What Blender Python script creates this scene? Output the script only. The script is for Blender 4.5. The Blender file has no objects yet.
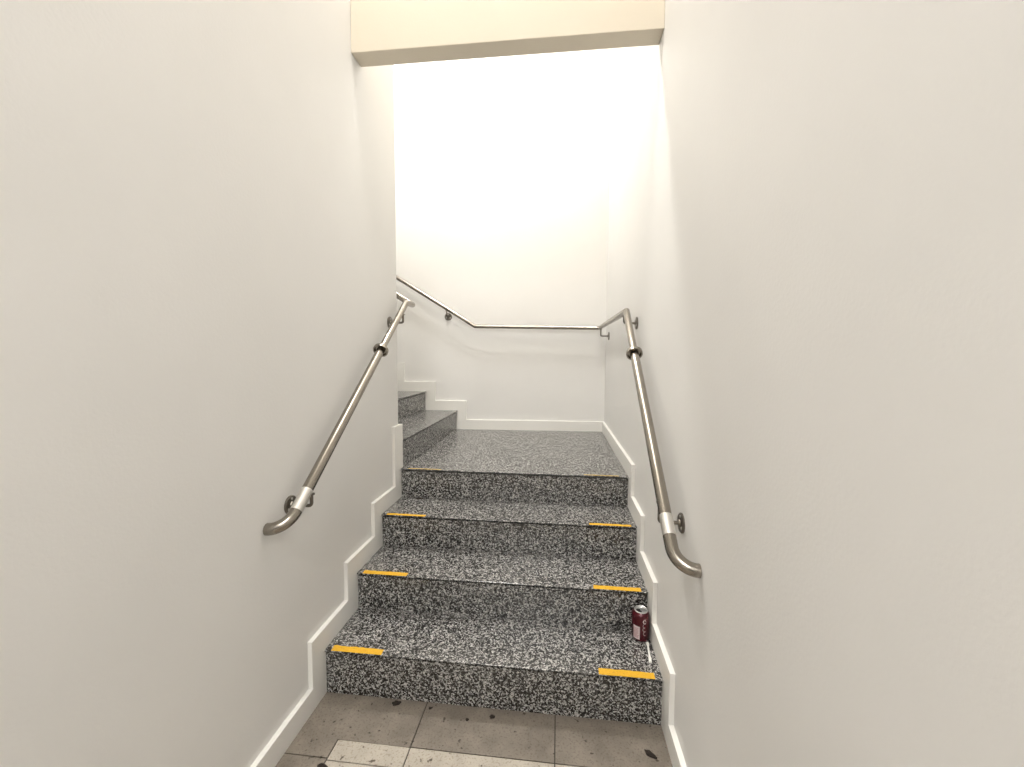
import bpy, bmesh, math, random
from mathutils import Vector, Matrix
random.seed(7)
scene = bpy.context.scene
C = scene.collection
PI = math.pi

# ------------------------------------------------------------------ dimensions (metres)
W = 1.265            # clear stair width between the skirtings
SK = .018            # skirting thickness
XL, XR = -SK, W + SK # wall faces
D, H1, H = .266, .179, .165
N = .011             # nosing
YB = 2.100           # back edge of the landing at x = 0
SKEW = math.atan(.045)
YE = .807            # free end of the left wall
D2 = .2755
Z = [H1 + H * k for k in range(12)]   # tread heights, Z[3] = landing
CEIL_LOW, CEIL_HIGH = 3.95, 4.70
X_END = -2.3
Y_NEAR = -4.2
YBX = lambda x: YB + math.tan(SKEW) * x

# ------------------------------------------------------------------ materials
def mat(name):
    m = bpy.data.materials.new(name); m.use_nodes = True
    nt = m.node_tree
    b = nt.nodes['Principled BSDF']
    return m, nt, b
def node(nt, kind, **kw):
    n = nt.nodes.new(kind)
    for k, v in kw.items():
        if k in n.inputs: n.inputs[k].default_value = v
        else: setattr(n, k, v)
    return n
def ramp(nt, stops, interp='LINEAR'):
    r = nt.nodes.new('ShaderNodeValToRGB'); cr = r.color_ramp; cr.interpolation = interp
    while len(cr.elements) < len(stops): cr.elements.new(.5)
    for e, (p, c) in zip(cr.elements, stops):
        e.position = p; e.color = (*c, 1) if len(c) == 3 else c
    return r
def coords(nt): return nt.nodes.new('ShaderNodeTexCoord').outputs['Object']

def mat_wall(name, col, bump=.10):
    m, nt, b = mat(name); L = nt.links.new; co = coords(nt)
    n = node(nt, 'ShaderNodeTexNoise', Scale=3.0, Detail=3.0); L(co, n.inputs['Vector'])
    r = ramp(nt, [(.3, tuple(c * .975 for c in col)), (.7, col)]); L(n.outputs['Fac'], r.inputs['Fac'])
    L(r.outputs['Color'], b.inputs['Base Color'])
    b.inputs['Roughness'].default_value = .55
    b.inputs['Specular IOR Level'].default_value = .25
    f = node(nt, 'ShaderNodeTexNoise', Scale=130.0, Detail=3.0); L(co, f.inputs['Vector'])
    bp = node(nt, 'ShaderNodeBump', Strength=bump, Distance=.004); L(f.outputs['Fac'], bp.inputs['Height'])
    L(bp.outputs['Normal'], b.inputs['Normal'])
    return m
def mat_granite(name, dark=1.0, rough=.32):
    m, nt, b = mat(name); L = nt.links.new; co = coords(nt)
    wn = node(nt, 'ShaderNodeTexNoise', Scale=60.0, Detail=2.0); L(co, wn.inputs['Vector'])
    wv = nt.nodes.new('ShaderNodeVectorMath'); wv.operation = 'MULTIPLY_ADD'; wv.inputs[1].default_value = (.012,) * 3
    L(wn.outputs['Color'], wv.inputs[0]); L(co, wv.inputs[2])
    v = node(nt, 'ShaderNodeTexVoronoi', Scale=215.0); L(wv.outputs[0], v.inputs['Vector'])
    s = nt.nodes.new('ShaderNodeSeparateColor'); L(v.outputs['Color'], s.inputs['Color'])
    n = node(nt, 'ShaderNodeTexNoise', Scale=300.0, Detail=3.0); L(co, n.inputs['Vector'])
    mx = nt.nodes.new('ShaderNodeMath'); mx.operation = 'MULTIPLY_ADD'; mx.inputs[1].default_value = .8
    L(n.outputs['Fac'], mx.inputs[0]); L(s.outputs['Red'], mx.inputs[2])
    cl = node(nt, 'ShaderNodeTexNoise', Scale=75.0, Detail=1.0); L(co, cl.inputs['Vector'])
    ca = nt.nodes.new('ShaderNodeMath'); ca.operation = 'MULTIPLY_ADD'; ca.inputs[1].default_value = .55; ca.inputs[2].default_value = -.275
    L(cl.outputs['Fac'], ca.inputs[0])
    cs = nt.nodes.new('ShaderNodeMath'); L(mx.outputs[0], cs.inputs[0]); L(ca.outputs[0], cs.inputs[1]); mx = cs
    ad = nt.nodes.new('ShaderNodeMath'); ad.operation = 'SUBTRACT'; ad.inputs[1].default_value = .40
    L(mx.outputs[0], ad.inputs[0])
    g = lambda a: (a * dark, a * .975 * dark, a * .93 * dark)
    r = ramp(nt, [(.0, g(.008)), (.32, g(.015)), (.46, g(.07)), (.62, g(.26)), (.76, g(.66)), (1.0, g(1.0))])
    L(ad.outputs[0], r.inputs['Fac'])
    L(r.outputs['Color'], b.inputs['Base Color'])
    b.inputs['Roughness'].default_value = rough
    b.inputs['Specular IOR Level'].default_value = .9
    return m
def mat_plain(name, col, rough=.5, metal=0., spec=.5):
    m, nt, b = mat(name)
    b.inputs['Base Color'].default_value = (*col, 1); b.inputs['Roughness'].default_value = rough
    b.inputs['Metallic'].default_value = metal; b.inputs['Specular IOR Level'].default_value = spec
    return m
def mat_steel(name, col, rough):
    m, nt, b = mat(name); L = nt.links.new; co = coords(nt)
    n = node(nt, 'ShaderNodeTexNoise', Scale=900.0, Detail=2.0); L(co, n.inputs['Vector'])
    r = ramp(nt, [(.3, tuple(c * .93 for c in col)), (.7, col)]); L(n.outputs['Fac'], r.inputs['Fac'])
    L(r.outputs['Color'], b.inputs['Base Color'])
    b.inputs['Roughness'].default_value = rough; b.inputs['Metallic'].default_value = 1
    return m
def mat_tape(name, col, wear):
    m, nt, b = mat(name); L = nt.links.new; co = coords(nt)
    n = node(nt, 'ShaderNodeTexNoise', Scale=150.0, Detail=5.0, Roughness=.7); L(co, n.inputs['Vector'])
    r = ramp(nt, [(wear - .04, (.10, .08, .05)), (wear + .02, tuple(c * .85 for c in col)), (.75, col)]); L(n.outputs['Fac'], r.inputs['Fac'])
    L(r.outputs['Color'], b.inputs['Base Color']); b.inputs['Roughness'].default_value = .6
    return m

M_wall = mat_wall('painted_wall', (.79, .777, .752))
M_lintel = mat_wall('painted_lintel', (.76, .69, .57))
M_ceil = mat_wall('painted_ceiling', (.80, .78, .74))
M_skirt = mat_plain('painted_skirting', (.83, .815, .775), .35, 0, .4)
M_gran = mat_granite('speckled_granite', .52, .26)
M_steel = mat_steel('brushed_steel', (.34, .31, .27), .24)
M_steel_light = mat_steel('matte_steel', (.72, .70, .66), .45)
M_steel_dark = mat_steel('bracket_steel', (.20, .18, .155), .35)
M_tape = mat_tape('yellow_tape', (.80, .44, .015), .37)
M_tape_worn = mat_tape('worn_yellow_tape', (.62, .42, .10), .46)

# floor: tile layout built in the floor's own object coordinates (= world)
def mat_floor():
    m, nt, b = mat('stone_floor_tiles'); L = nt.links.new; co = coords(nt)
    n1 = node(nt, 'ShaderNodeTexNoise', Scale=9.0, Detail=6.0, Roughness=.65); L(co, n1.inputs['Vector'])
    n2 = node(nt, 'ShaderNodeTexNoise', Scale=140.0, Detail=3.0); L(co, n2.inputs['Vector'])
    n3 = node(nt, 'ShaderNodeTexNoise', Scale=38.0, Detail=2.0); L(co, n3.inputs['Vector'])
    c1 = ramp(nt, [(.3, FD1), (.7, FD2)]); L(n1.outputs['Fac'], c1.inputs['Fac'])
    c2 = ramp(nt, [(.36, (.55, .52, .48)), (.46, (1, 1, 1)), (.6, (1, 1, 1)), (.75, (1.0, 1.0, 1.0))]); L(n2.outputs['Fac'], c2.inputs['Fac'])
    c3 = ramp(nt, [(.29, (.25, .22, .19)), (.345, (1, 1, 1))]); L(n3.outputs['Fac'], c3.inputs['Fac'])
    m1 = nt.nodes.new('ShaderNodeMix'); m1.data_type = 'RGBA'; m1.blend_type = 'MULTIPLY'; m1.inputs[0].default_value = .6
    L(c1.outputs['Color'], m1.inputs[6]); L(c2.outputs['Color'], m1.inputs[7])
    m2 = nt.nodes.new('ShaderNodeMix'); m2.data_type = 'RGBA'; m2.blend_type = 'MULTIPLY'; m2.inputs[0].default_value = 1
    L(m1.outputs[2], m2.inputs[6]); L(c3.outputs['Color'], m2.inputs[7])
    L(m2.outputs[2], b.inputs['Base Color'])
    b.inputs['Roughness'].default_value = .55
    bp = node(nt, 'ShaderNodeBump', Strength=.15, Distance=.002); L(n2.outputs['Fac'], bp.inputs['Height']); L(bp.outputs['Normal'], b.inputs['Normal'])
    return m
FD1, FD2 = (.145, .122, .098), (.245, .212, .172)
M_border = mat_floor(); M_border.name = 'grey_stone_border'
FD1, FD2 = (.36, .32, .265), (.49, .445, .375)
M_tile = mat_floor(); M_tile.name = 'pale_stone_tile'
M_grout = mat_plain('dark_grout', (.045, .038, .03), .9)

# ------------------------------------------------------------------ helpers
def add_box(bm, x0, x1, y0, y1, z0, z1, mi=0):
    vs = [bm.verts.new(p) for p in ((x0, y0, z0), (x1, y0, z0), (x1, y1, z0), (x0, y1, z0), (x0, y0, z1), (x1, y0, z1), (x1, y1, z1), (x0, y1, z1))]
    for q in ((3, 2, 1, 0), (4, 5, 6, 7), (0, 1, 5, 4), (1, 2, 6, 5), (2, 3, 7, 6), (3, 0, 4, 7)):
        f = bm.faces.new([vs[i] for i in q]); f.material_index = mi
def add_prism(bm, pts, fn, t0, t1):
    """extrude a 2-D outline; fn(u, v, t) gives the 3-D point"""
    a = [bm.verts.new(fn(u, v, t0)) for u, v in pts]; b = [bm.verts.new(fn(u, v, t1)) for u, v in pts]
    n = len(pts)
    bm.faces.new(a); bm.faces.new(b[::-1])
    for i in range(n): bm.faces.new((a[i], b[i], b[(i + 1) % n], a[(i + 1) % n]))
def add_tube(bm, path, r, seg=24, caps=True, radii=None):
    P = [Vector(p) for p in path]; n = len(P); rings = []
    T = []
    for i in range(n):
        a = (P[i] - P[i - 1]).normalized() if i else (P[1] - P[0]).normalized()
        b = (P[i + 1] - P[i]).normalized() if i < n - 1 else a
        T.append(((a + b).normalized(), a.dot(b)))
    up = Vector((0, 0, 1)) if abs(T[0][0].z) < .9 else Vector((1, 0, 0))
    u = T[0][0].cross(up).normalized(); prev = T[0][0]
    for i in range(n):
        t, dt = T[i]
        ax = prev.cross(t)
        if ax.length > 1e-7: u = Matrix.Rotation(prev.angle(t), 3, ax.normalized()) @ u
        u = (u - t * u.dot(t)).normalized(); v = t.cross(u); prev = t
        rr = radii[i] if radii else r
        # widen along the bend's plane so that mitred corners keep the tube's section
        k = 1 / math.sqrt(max(.2, (1 + dt) / 2)); bend = Vector((0, 0, 0))
        if 0 < i < n - 1:
            bb = (P[i + 1] - P[i]).normalized() - (P[i] - P[i - 1]).normalized()
            if bb.length > 1e-6: bend = bb.normalized()
        ring = []
        for s in range(seg):
            a = 2 * PI * s / seg; d = (u * math.cos(a) + v * math.sin(a)) * rr
            if bend.length: d = d + bend * d.dot(bend) * (k - 1)
            ring.append(bm.verts.new(P[i] + d))
        rings.append(ring)
    for a, b in zip(rings, rings[1:]):
        for s in range(seg): bm.faces.new((a[s], a[(s + 1) % seg], b[(s + 1) % seg], b[s]))
    if caps: bm.faces.new(rings[0][::-1]); bm.faces.new(rings[-1])
def add_lathe(bm, profile, origin, axis, seg=32):
    """profile = (radius, height along axis)"""
    o = Vector(origin); t = Vector(axis).normalized()
    up = Vector((0, 0, 1)) if abs(t.z) < .9 else Vector((1, 0, 0))
    u = t.cross(up).normalized(); v = t.cross(u); rings = []
    for r, h in profile:
        if r < 1e-6: rings.append([bm.verts.new(o + t * h)])
        else: rings.append([bm.verts.new(o + t * h + (u * math.cos(2 * PI * s / seg) + v * math.sin(2 * PI * s / seg)) * r) for s in range(seg)])
    for a, b in zip(rings, rings[1:]):
        for s in range(seg):
            q = [a[s % len(a)], a[(s + 1) % len(a)], b[(s + 1) % len(b)], b[s % len(b)]]
            q = list(dict.fromkeys(q))
            if len(q) > 2: bm.faces.new(q)
def obj(name, bm, mats, parent=None, smooth=False, bevel=0):
    bmesh.ops.recalc_face_normals(bm, faces=bm.faces[:])
    me = bpy.data.meshes.new(name); bm.to_mesh(me); bm.free()
    for m in (mats if isinstance(mats, (list, tuple)) else [mats]): me.materials.append(m)
    o = bpy.data.objects.new(name, me); C.objects.link(o)
    if smooth:
        for p in me.polygons: p.use_smooth = True
        md = o.modifiers.new('edges', 'EDGE_SPLIT'); md.split_angle = math.radians(38)
    if bevel:
        md = o.modifiers.new('bevel', 'BEVEL'); md.width = bevel; md.segments = 2; md.limit_method = 'ANGLE'
    if parent:
        o.parent = parent
        o.matrix_parent_inverse = Matrix.Translation(parent.location).inverted()
    return o
def box(name, m, *a, parent=None, bevel=0):
    bm = bmesh.new(); add_box(bm, *a); return obj(name, bm, m, parent, bevel=bevel)
def struct(o): o['kind'] = 'structure'; return o
def tag(o, label, cat, group=None):
    o['label'] = label; o['category'] = cat
    if group: o['group'] = group
    return o
def thing(name, loc, label, cat, group=None):
    o = bpy.data.objects.new(name, None); o.empty_display_size = .1; C.objects.link(o); o.location = loc
    return tag(o, label, cat, group)

# ------------------------------------------------------------------ the setting
# tiled floor: one object, joints between the tiles
bm = bmesh.new()
G = .0038
add_box(bm, XL, XR, Y_NEAR, .9, -.06, -.004, 2)
def tile(x0, x1, y0, y1, mi): add_box(bm, x0 + G / 2, x1 - G / 2, y0 + G / 2, y1 - G / 2, -.012, 0, mi)
xs = [XL, .405, .888, XR]
bx0, bx1, by = .149, 1.116, -.184
tile(XL, .405, -.002 + by, .9, 0)              # border along the stair (its left piece turns the corner)
tile(.405, .888, by, .9, 0); tile(.888, XR, by, .9, 0)
yy = by; y_l = -.252
tile(XL, bx0, y_l, by + .002, 0)
k = y_l
while k > Y_NEAR:
    tile(XL, bx0, max(k - .48, Y_NEAR), k, 0); k -= .48
k = by - .30
tile(bx1, XR, k, by, 0)
while k > Y_NEAR:
    tile(bx1, XR, max(k - .48, Y_NEAR), k, 0); k -= .48
k = by
while k > Y_NEAR:
    k2 = max(k - (.48 if k < by else .074), Y_NEAR)
    tile(bx0, .405, k2, k, 1); k = k2
k = by
while k > Y_NEAR:
    k2 = max(k - .48, Y_NEAR)
    tile(.405, .888, k2, k, 1); tile(.888, bx1, k2, k, 1); k = k2
struct(obj('floor', bm, [M_border, M_tile, M_grout]))

WT = .20
# left wall: ends free beside the landing
struct(box('wall_left', M_wall, XL - WT, XL, Y_NEAR, YE, -.06, CEIL_HIGH, bevel=.004))
struct(box('wall_stair_inner', M_wall, X_END, XL - WT, YE - WT, YE, -.06, CEIL_HIGH))
struct(box('wall_right', M_wall, XR, XR + WT, Y_NEAR, YBX(XR) + WT, -.06, CEIL_HIGH))
bm = bmesh.new()
add_prism(bm, [(X_END, YBX(X_END)), (XR, YBX(XR)), (XR, YBX(XR) + WT), (X_END, YBX(X_END) + WT)], lambda u, v, t: (u, v, t), -.06, CEIL_HIGH)
struct(obj('wall_back', bm, M_wall))
struct(box('wall_stair_end', M_wall, X_END - WT, X_END, YE - WT, YB + .2, -.06, CEIL_HIGH))
bm = bmesh.new()
add_prism(bm, [(XL - WT, -.06), (XL - WT, CEIL_HIGH), (XR + WT, CEIL_HIGH), (XR + WT, -.06), (1.14, -.06), (1.14, 2.2), (.12, 2.2), (.12, -.06)], lambda u, v, t: (u, t, v), Y_NEAR - WT, Y_NEAR)
struct(obj('wall_behind', bm, M_wall))
# lintel closing the space above the opening, and the two ceilings
LY0, LY1, LZ = .329, .420, 2.610
struct(box('wall_lintel', M_lintel, XL, XR, LY0, LY1, LZ, CEIL_HIGH, bevel=.003))
struct(box('ceiling', M_ceil, XL, XR, Y_NEAR, LY0, CEIL_LOW, CEIL_LOW + .1))
struct(box('ceiling_stairwell', M_ceil, X_END - WT, XR + WT, LY1, YBX(XR) + WT, CEIL_HIGH, CEIL_HIGH + .12))

# stepped skirtings
SH, SF = .085, .088
ry = [0, D, 2 * D, 3 * D]
def side_outline(last_z, y_end):
    p = [(Y_NEAR, 0), (Y_NEAR, SH)]
    z = SH
    for k in range(4):
        p.append((ry[k] - SF, z)); z = (last_z if k == 3 else Z[k] + SH); p.append((ry[k] - SF, z))
    p += [(y_end, z), (y_end, 0)]
    return p
bm = bmesh.new()
add_prism(bm, side_outline(Z[4] + SH, YE + SK), lambda u, v, t: (t, u, v), XL, 0)
struct(obj('baseboard_left', bm, M_skirt, bevel=.0012))
bm = bmesh.new()
add_prism(bm, side_outline(Z[3] + SH, YBX(XR)), lambda u, v, t: (t, u, v), W, XR)
struct(obj('baseboard_right', bm, M_skirt, bevel=.0012))
# back skirting climbs with the upper flight
NUP = 7
rx = [.003 - D2 * k for k in range(NUP)]
p = [(W, Z[3] - .1), (W, Z[3] + SH)]
for k in range(NUP):
    zz = Z[3 + k] + SH
    p += [(rx[k] + SF, zz), (rx[k] + SF, zz + H)]
p += [(X_END, Z[3 + NUP] + SH), (X_END, Z[3] - .1)]
bm = bmesh.new()
add_prism(bm, p, lambda u, v, t: (u, YBX(u) - t, v), 0, SK)
struct(obj('baseboard_back', bm, M_skirt, bevel=.0012))
p = [(XL, Z[3] - .1), (XL, Z[4] + SH)]
for k in range(1, NUP):
    zz = Z[3 + k] + SH
    if rx[k] + SF < XL: p += [(rx[k] + SF, zz), (rx[k] + SF, zz + H)]
p += [(X_END, Z[3 + NUP] + SH), (X_END, Z[3] - .1)]
bm = bmesh.new()
add_prism(bm, p, lambda u, v, t: (u, YE + t, v), 0, SK)
struct(obj('baseboard_inner', bm, M_skirt, bevel=.0012))

# ------------------------------------------------------------------ the staircase
stair = thing('staircase', (W / 2, 0, 0), 'grey speckled granite staircase turning left at a landing between white walls', 'staircase')
TT, GAP = .006, .011
def slab(name, x0, x1, y0, y1, z, parent=stair):
    bm = bmesh.new(); add_box(bm, x0, x1, y0, y1, z - TT, z)
    return obj(name, bm, M_gran, parent, bevel=.002)
def strip(par, x0, x1, y0, y1, z, m, label):
    # tape with slightly ragged ends, thin but solid
    bm = bmesh.new(); n = 14
    fr = [(x0 + (x1 - x0) * i / n, y0) for i in range(n + 1)]
    bk = [(x0 + (x1 - x0) * i / n + random.uniform(-.002, .002), y1 + random.uniform(-.0025, .0015)) for i in range(n, -1, -1)]
    add_prism(bm, fr + bk, lambda u, v, t: (u, v, t), z, z + .0012)
    o = obj('warning_tape', bm, m, par); o['label'] = label
    return o
for k in range(3):
    y0 = ry[k]
    box('riser', M_gran, 0, W, y0, y0 + .02, Z[k - 1] if k else 0, Z[k] - TT - GAP, parent=stair)
    t = slab('tread', 0, W, y0 - N, y0 + D + .0, Z[k])
    dd = (.031, .028, .022)[k]
    strip(t, .027, .228, y0 - N + .001, y0 - N + dd, Z[k], M_tape, 'yellow warning tape at left end of the step')
    strip(t, 1.042, 1.238, y0 - N + .001, y0 - N + dd, Z[k], M_tape, 'yellow warning tape at right end of the step')
box('riser', M_gran, 0, W, ry[3], ry[3] + .02, Z[2], Z[3] - TT - GAP, parent=stair)
bm = bmesh.new()
e = YE + SK
add_prism(bm, [(0, ry[3] - N), (W, ry[3] - N), (W, YBX(W) - SK), (-.02, YBX(0) - SK), (-.02, e), (0, e)], lambda u, v, t: (u, v, t), Z[3] - TT, Z[3])
land = obj('landing', bm, M_gran, stair, bevel=.002)
strip(land, .045, .235, ry[3] - N + .001, ry[3] - N + .014, Z[3], M_tape_worn, 'worn yellow tape at left end of the landing edge')
strip(land, 1.03, 1.215, ry[3] - N + .001, ry[3] - N + .014, Z[3], M_tape_worn, 'worn yellow tape at right end of the landing edge')
for k in range(NUP):
    x = rx[k]; z = Z[4 + k]; x_far = rx[k] - D2 if k < NUP - 1 else X_END + .002
    bm = bmesh.new()
    add_prism(bm, [(x, e), (x, YBX(x) - SK), (x - .02, YBX(x - .02) - SK), (x - .02, e)], lambda u, v, t: (u, v, t), Z[3 + k], z - TT - GAP)
    obj('riser', bm, M_gran, stair)
    bm = bmesh.new()
    add_prism(bm, [(x + N, e), (x + N, YBX(x) - SK), (x_far, YBX(x_far) - SK), (x_far, e)], lambda u, v, t: (u, v, t), z - TT, z)
    obj('tread', bm, M_gran, stair, bevel=.002)
# plain concrete body under the slabs
bm = bmesh.new()
prof = [(.02, 0)]
for k in range(4):
    prof += [(ry[k] + .02, (Z[k - 1] if k else 0) - (TT if k else 0)), (ry[k] + .02, Z[k] - TT)]
prof += [(YB - SK, Z[3] - TT), (YB - SK, 0)]
prof = prof[1:]
add_prism(bm, prof, lambda u, v, t: (t, u, v), .004, W - .004)
body = obj('stair_body', bm, mat_plain('stair_concrete', (.35, .34, .32), .9), stair)

# ------------------------------------------------------------------ handrails
OFF = .065
def lerp(a, b, t): return Vector(a).lerp(Vector(b), t)
def corner(path_pts, rad, n=6):
    """round the inner corners of a polyline"""
    P = [Vector(p) for p in path_pts]; out = [P[0]]
    for a, b, c in zip(P, P[1:], P[2:]):
        d1 = (a - b).normalized(); d2 = (c - b).normalized()
        s, e_ = b + d1 * rad, b + d2 * rad
        for i in range(n + 1):
            t = i / n; out.append(s * (1 - t) ** 2 + b * 2 * t * (1 - t) + e_ * t ** 2)
    out.append(P[-1]); return out
R1, R2 = .0190, .0165
def bracket(par, wall_pt, wall_n, arm_len, top_z, screws=True):
    """round plate on the wall, horizontal arm, upturned end under the rail"""
    w = Vector(wall_pt); n = Vector(wall_n); q = w + n * arm_len
    bm = bmesh.new()
    add_tube(bm, corner([w + n * .003, q, Vector((q.x, q.y, top_z))], .012), .0058, 14)
    add_lathe(bm, [(0, -.004), (.011, -.004), (.011, 0), (0, 0)], (q.x, q.y, top_z), (0, 0, 1), 16)
    br = obj('bracket', bm, M_steel_dark, par, smooth=True)
    bm = bmesh.new()
    add_lathe(bm, [(0, 0), (.032, 0), (.032, .004), (.029, .007), (.012, .0075), (.010, .012), (0, .012)], w, n, 28)
    pl = obj('wall_plate', bm, M_steel_dark, br, smooth=True)
    if screws:
        up = Vector((0, 0, 1)); sd = n.cross(up)
        for a in (90, 210, 330):
            c = w + (sd * math.cos(math.radians(a)) + up * math.sin(math.radians(a))) * .021 + n * .007
            bm = bmesh.new(); add_lathe(bm, [(0, -.002), (.0048, -.002), (.0048, .001), (.003, .0024), (0, .0024)], c, n, 12)
            s = obj('screw', bm, M_steel_light, br, smooth=True)
def rail(par, x, n, a, b, ct, cb, col_y, start_y, upper_path):
    """a, b: two (y, z) points on the sloping axis; cb..ct coupling; bend into the wall below"""
    sl = (b[1] - a[1]) / (b[0] - a[0])
    at = lambda y: Vector((x, y, a[1] + sl * (y - a[0])))
    d = Vector((0, -1, -sl)).normalized(); nn = Vector((n, 0, 0))
    s = at(start_y); R = OFF - .001
    pts = [at(cb)] + [s + d * R * math.sin(t) - nn * R * (1 - math.cos(t)) for t in [PI / 2 * i / 14 for i in range(15)]]
    bm = bmesh.new(); add_tube(bm, pts, R1, 28); obj('end_bend', bm, M_steel, par, smooth=True)
    bm = bmesh.new(); add_tube(bm, [at(cb), at(ct)], R1 + .0009, 28)
    o = obj('coupling', bm, M_steel_light, par, smooth=True); o['label'] = 'paler matte coupling sleeve'
    bm = bmesh.new(); add_tube(bm, [at(ct), at(col_y)], R1, 28); obj('rail_tube', bm, M_steel, par, smooth=True)
    bm = bmesh.new(); add_tube(bm, [at(col_y)] + upper_path, R2, 28); o = obj('upper_rail', bm, M_steel, par, smooth=True)
    # collar: a cup-shaped flange open towards the lower end
    bm = bmesh.new()
    add_lathe(bm, [(R2, .006), (.031, .006), (.0355, .003), (.0355, -.010), (.0300, -.010), (.0285, 0), (R2, 0)], at(col_y), -d, 32)
    obj('collar', bm, M_steel, par, smooth=True)
    return at

# left rail
xl = XL + OFF
hl = thing('handrail', (XL, .2, 1.1), 'short stainless steel handrail on the left wall, curling into it at the bottom', 'handrail')
yi = YE + OFF
up = corner([(xl, .775, 1.605), (xl, yi, 1.607), (xl - .012, yi, 1.611)], .006, 3)
zi = lambda x: 1.607 + (xl - x) * .60
atl = rail(hl, xl, 1, (-.235, .835 - .033 + .002), (.744, 1.583), -.164, -.226, .441, -.228,
           [Vector((xl, .770, 1.601)), Vector((xl, .790, 1.606)), Vector((xl, yi - .004, 1.607)), Vector((xl - .006, yi, 1.611)), Vector((X_END + .4, yi, zi(X_END + .4)))])
bracket(hl, (XL, -.161, .806), (1, 0, 0), OFF + .013, atl(-.161).z - R1 * .80)
bracket(hl, (XL, .702, 1.490), (1, 0, 0), OFF + .010, atl(.702).z - R2 * .9)
bracket(hl, (-.9, YE, zi(-.9) - .085), (0, 1, 0), OFF, zi(-.9) - R2 * 1.1)

# right rail
xr = XR - OFF
hr = thing('handrail', (XR, .2, 1.1), 'long stainless steel handrail along the right wall, landing and back wall', 'handrail')
ybr = lambda x: YBX(x) - OFF
zl, zb = 1.541, 1.562
xk = .175
zu = lambda x: zb + .006 + (xk - x) * .615
upr = [Vector((xr, .690, zl)), Vector((xr, ybr(xr) - .01, zl + .012)), Vector((xr - .012, ybr(xr), zl + .013)),
       Vector((xk, ybr(xk), zb + .006)), Vector((X_END + .3, ybr(X_END + .3), zu(X_END + .3)))]
atr = rail(hr, xr, -1, (-.19, .797), (.676, 1.526), -.155, -.206, .446, -.232, upr)
bracket(hr, (XR, -.104, .785), (-1, 0, 0), OFF + .006, atr(-.104).z - R1 * .93)
bracket(hr, (XR, .755, 1.488), (-1, 0, 0), OFF, zl - R2)
bracket(hr, (XR, 1.935, 1.480), (-1, 0, 0), OFF, zl + .011 - R2)
nb = Vector((math.sin(SKEW), -math.cos(SKEW), 0))
for x in (-.07, -1.2):
    bracket(hr, (x, YBX(x), zu(x) - .065), nb, OFF, zu(x) - R2 * 1.1)

# ------------------------------------------------------------------ drinks can
M_can = mat_plain('maroon_can_paint', (.070, .003, .009), .24, .25, .6)
M_alu = mat_plain('bare_aluminium', (.70, .70, .70), .30, 1.0)
M_hole = mat_plain('dark_opening', (.012, .011, .011), .7)
M_panel = mat_plain('pale_print_panel', (.62, .52, .52), .5)
M_print = mat_plain('dark_red_print', (.25, .04, .05), .5)
M_white = mat_plain('white_print', (.60, .48, .48), .45)
cx_, cy_ = 1.2275, .2080
z0 = Z[0]
can = thing('drink_can', (cx_, cy_, z0), 'open dark red drink can standing in the right corner of the lowest step', 'can')
RC = .0345
bm = bmesh.new()
add_lathe(bm, [(0, .008), (.018, .006), (.0235, 0), (.0250, 0), (.0310, .005), (RC, .011), (RC, .101), (.0325, .107), (.0280, .114), (.0258, .1165)], (cx_, cy_, z0), (0, 0, 1), 48)
obj('can_body', bm, M_can, can, smooth=True)
bm = bmesh.new()
add_lathe(bm, [(.0258, .1160), (.0266, .1180), (.0266, .1200), (.0252, .1205), (.0236, .1195), (.0230, .1150), (0, .1155)], (cx_, cy_, z0), (0, 0, 1), 48)
lid = obj('lid', bm, M_alu, can, smooth=True)
rot = math.radians(200)
def lidpt(u, v, h): return (cx_ + u * math.cos(rot) - v * math.sin(rot), cy_ + u * math.sin(rot) + v * math.cos(rot), z0 + h)
bm = bmesh.new()
add_prism(bm, [(.0095 + .0105 * math.cos(t), .0130 * math.sin(t)) for t in [2 * PI * i / 24 for i in range(24)]], lambda u, v, t: lidpt(u, v, t), .1152, .1161)
o = obj('drinking_hole', bm, M_hole, lid); o['label'] = 'dark drinking hole'
bm = bmesh.new()
add_prism(bm, [(-.007 + .0105 * math.cos(t), .0072 * math.sin(t)) for t in [2 * PI * i / 20 for i in range(20)]], lambda u, v, t: lidpt(u, v, t), .1163, .1177)
o = obj('pull_tab', bm, M_alu, lid, smooth=True)
view = math.atan2(-1.4513 - cy_, .8825 - cx_)      # side of the can that faces down the stairs
def cyl(a, h, r): return (cx_ + r * math.cos(view + a), cy_ + r * math.sin(view + a), z0 + h)
def patch(bm, a0, a1, h0, h1, r, n=10):
    lo = [bm.verts.new(cyl(a0 + (a1 - a0) * i / n, h0, r)) for i in range(n + 1)]
    hi = [bm.verts.new(cyl(a0 + (a1 - a0) * i / n, h1, r)) for i in range(n + 1)]
    li = [bm.verts.new(cyl(a0 + (a1 - a0) * i / n, h0, r - .0006)) for i in range(n + 1)]
    ho = [bm.verts.new(cyl(a0 + (a1 - a0) * i / n, h1, r - .0006)) for i in range(n + 1)]
    for i in range(n):
        for q in ((lo[i], lo[i + 1], hi[i + 1], hi[i]), (li[i], ho[i], ho[i + 1], li[i + 1]), (li[i], li[i + 1], lo[i + 1], lo[i]), (ho[i], hi[i], hi[i + 1], ho[i + 1])): bm.faces.new(q)
    for i in (0, n): bm.faces.new((lo[i], hi[i], ho[i], li[i]))
dg = math.radians
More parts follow.
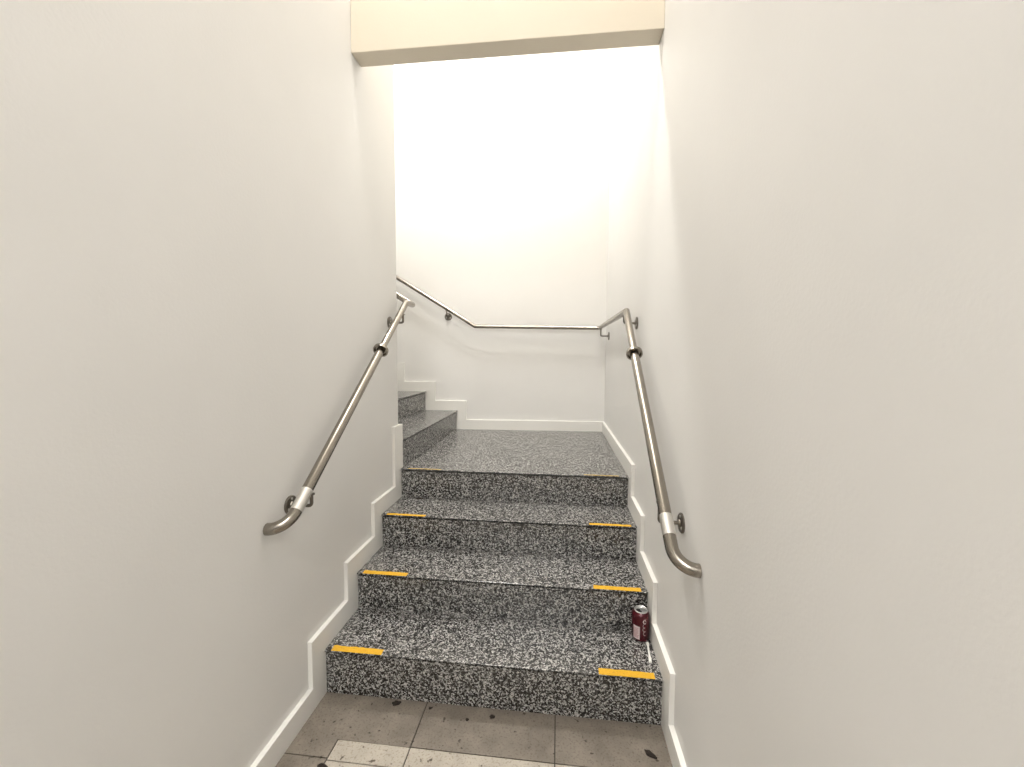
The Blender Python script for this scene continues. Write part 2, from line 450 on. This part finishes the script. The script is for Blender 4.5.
# image left = negative angle about the can's axis as seen from the camera
A = lambda deg: -dg(deg)
bm = bmesh.new(); patch(bm, A(50), A(4), .014, .066, RC + .0004)
pan = obj('print_panel', bm, M_panel, can); pan['label'] = 'pale printed panel'
bm = bmesh.new()
for i in range(9):
    h = .020 + i * .0046
    patch(bm, A(48), A(8 + 12 * random.random()), h, h + .0014, RC + .0007, 6)
o = obj('fine_print', bm, M_print, pan)
# white script running up the can
bm = bmesh.new()
sc = []
for i in range(90):
    t = i / 89
    sc.append(cyl(A(-(24 + 7 * math.sin(t * 26) + 3 * math.sin(t * 9))), .028 + .066 * t + .004 * math.cos(t * 26), RC + .0003))
add_tube(bm, sc, .0007, 6)
sc = [cyl(A(-(25 + 9 * math.cos(t))), .088 + .007 * math.sin(t), RC + .0003) for t in [2 * PI * i / 20 for i in range(19)]]
add_tube(bm, sc, .0012, 6)
obj('script_logo', bm, M_white, can, smooth=True)['label'] = 'white script running up the side'

# ------------------------------------------------------------------ litter
M_stick = mat_plain('white_plastic', (.85, .84, .80), .4)
bm = bmesh.new()
a, b = Vector((1.2485, .172, z0 + .0057)), Vector((1.2370, .064, z0 + .0057))
pts = [lerp(a, b, t) for t in (0, .02, .12, .16, .5, .72, .76, .97, 1)]
add_tube(bm, pts, .003, 12, radii=[.0035, .0056, .0056, .0038, .0038, .0040, .0056, .0056, .004])
tag(obj('plastic_stick', bm, M_stick, smooth=True), 'thin white plastic stick lying in front of the red can', 'stick')

M_scrap = mat_plain('dark_dirt', (.018, .012, .008), .85)
def scrap(name, label, cat, x, y, z, lx, ly, rz, h=.004, stem=0):
    bm = bmesh.new(); n = 16; pts = []
    for i in range(n):
        t = 2 * PI * i / n
        w = 1 + random.uniform(-.18, .18)
        pts.append((lx * math.cos(t) * w, ly * math.sin(t) * w * (1 - .35 * math.cos(t))))
    lo = [bm.verts.new((u * .92, v * .92, 0)) for u, v in pts]
    mid = [bm.verts.new((u, v, h * (.5 + .4 * random.random()))) for u, v in pts]
    top = [bm.verts.new((u * .5, v * .5, h * (.85 + .3 * random.random()))) for u, v in pts]
    bm.faces.new(lo[::-1]); bm.faces.new(top)
    for A_, B_ in ((lo, mid), (mid, top)):
        for i in range(n): bm.faces.new((A_[i], A_[(i + 1) % n], B_[(i + 1) % n], B_[i]))
    if stem:
        add_tube(bm, [(lx * .8, 0, .002), (lx + stem * .5, .004, .0022), (lx + stem, -.003, .0015)], .0009, 6)
    o = obj(name, bm, M_scrap); o.location = (x, y, z); o.rotation_euler = (0, 0, rz)
    return tag(o, label, cat)
SCRAPS = [
    ('dead_leaf', 'dark curled dead leaf on the floor near the right skirting', 'leaf', 1.203, -.119, 0, .020, .0085, -.6, .009, .0),
    ('dirt_clod', 'black lump of dirt on the floor tight against the lowest riser, left side', 'dirt', .292, -.020, 0, .016, .0095, .25, .006, 0),
    ('dirt_clod', 'largest dark speck on the floor before the middle of the lowest riser', 'dirt', .661, -.036, 0, .0105, .008, .1, .004, 0),
    ('dirt_clod', 'round black crumb left of the largest speck on the middle floor tile', 'dirt', .572, -.058, 0, .006, .0055, 0, .004, 0),
    ('dirt_clod', 'dark scrap on the third step tread beside the left skirting', 'dirt', .115, .770, Z[2], .020, .009, -.2, .004, 0),
    ('dead_leaf', 'dark scrap on the pale tile at the bottom edge of the view', 'leaf', .150, -.285, 0, .018, .011, .1, .006, 0),
    ('dirt_clod', 'dark crumb on the floor joint right of the dirt against the riser', 'dirt', .425, -.026, 0, .0075, .0050, .5, .003, 0),
]
for a in SCRAPS: scrap(*a)

# ------------------------------------------------------------------ light
def area(name, loc, rot, sx, sy, power, col):
    l = bpy.data.lights.new(name, 'AREA'); l.shape = 'RECTANGLE'; l.size = sx; l.size_y = sy; l.energy = power; l.color = col
    o = bpy.data.objects.new(name, l); C.objects.link(o); o.location = loc; o.rotation_euler = rot
    return o
pl = bpy.data.lights.new('stairwell_pendant_lamp', 'POINT'); pl.energy = 34; pl.color = (1.0, .98, .94); pl.shadow_soft_size = .09
po = bpy.data.objects.new('stairwell_pendant_lamp', pl); C.objects.link(po); po.location = (-.14, .90, 3.8)
area('stairwell_tread_fill', (.12, 1.28, CEIL_HIGH - .03), (0, 0, 0), .36, .30, 54, (1.0, .98, .94))  # added fill light, no known fixture: brightens the treads, misses the risers
area('corridor_ceiling_lamp', (.40, .07, CEIL_LOW - .03), (0, 0, 0), .30, .30, 16, (1.0, .965, .91))
area('far_corridor_fill', (W / 2, -3.5, CEIL_LOW - .03), (0, 0, 0), .6, 1.0, 84, (1.0, .99, .985))  # unseen fill light added behind the camera to even out the foreground walls
w = bpy.data.worlds.new('world'); scene.world = w; w.use_nodes = True
w.node_tree.nodes['Background'].inputs['Color'].default_value = (1, .97, .93, 1)
w.node_tree.nodes['Background'].inputs['Strength'].default_value = .2

# ------------------------------------------------------------------ camera
f_px, cam_loc, yaw, pitch, roll = 414.7775, (.8825, -1.4513, 1.3137), -.1104, -.0652, .0056
cyw, syw, cp, sp, cr, sr = math.cos(yaw), math.sin(yaw), math.cos(pitch), math.sin(pitch), math.cos(roll), math.sin(roll)
fw = Vector((syw * cp, cyw * cp, sp)); r = Vector((cyw, -syw, 0)); u = r.cross(fw)
r2 = r * cr + u * sr; u2 = u * cr - r * sr
cam = bpy.data.cameras.new('camera'); co = bpy.data.objects.new('camera', cam); C.objects.link(co)
co.matrix_world = Matrix(((r2.x, u2.x, -fw.x, cam_loc[0]), (r2.y, u2.y, -fw.y, cam_loc[1]), (r2.z, u2.z, -fw.z, cam_loc[2]), (0, 0, 0, 1)))
cam.sensor_fit = 'HORIZONTAL'; cam.sensor_width = 36; cam.lens = f_px * 36 / 1024; cam.clip_start = .02
scene.camera = co

vs = scene.view_settings
vs.view_transform = 'Standard'; vs.look = 'None'; vs.gamma = 1; vs.use_curve_mapping = False; vs.exposure = 0.15
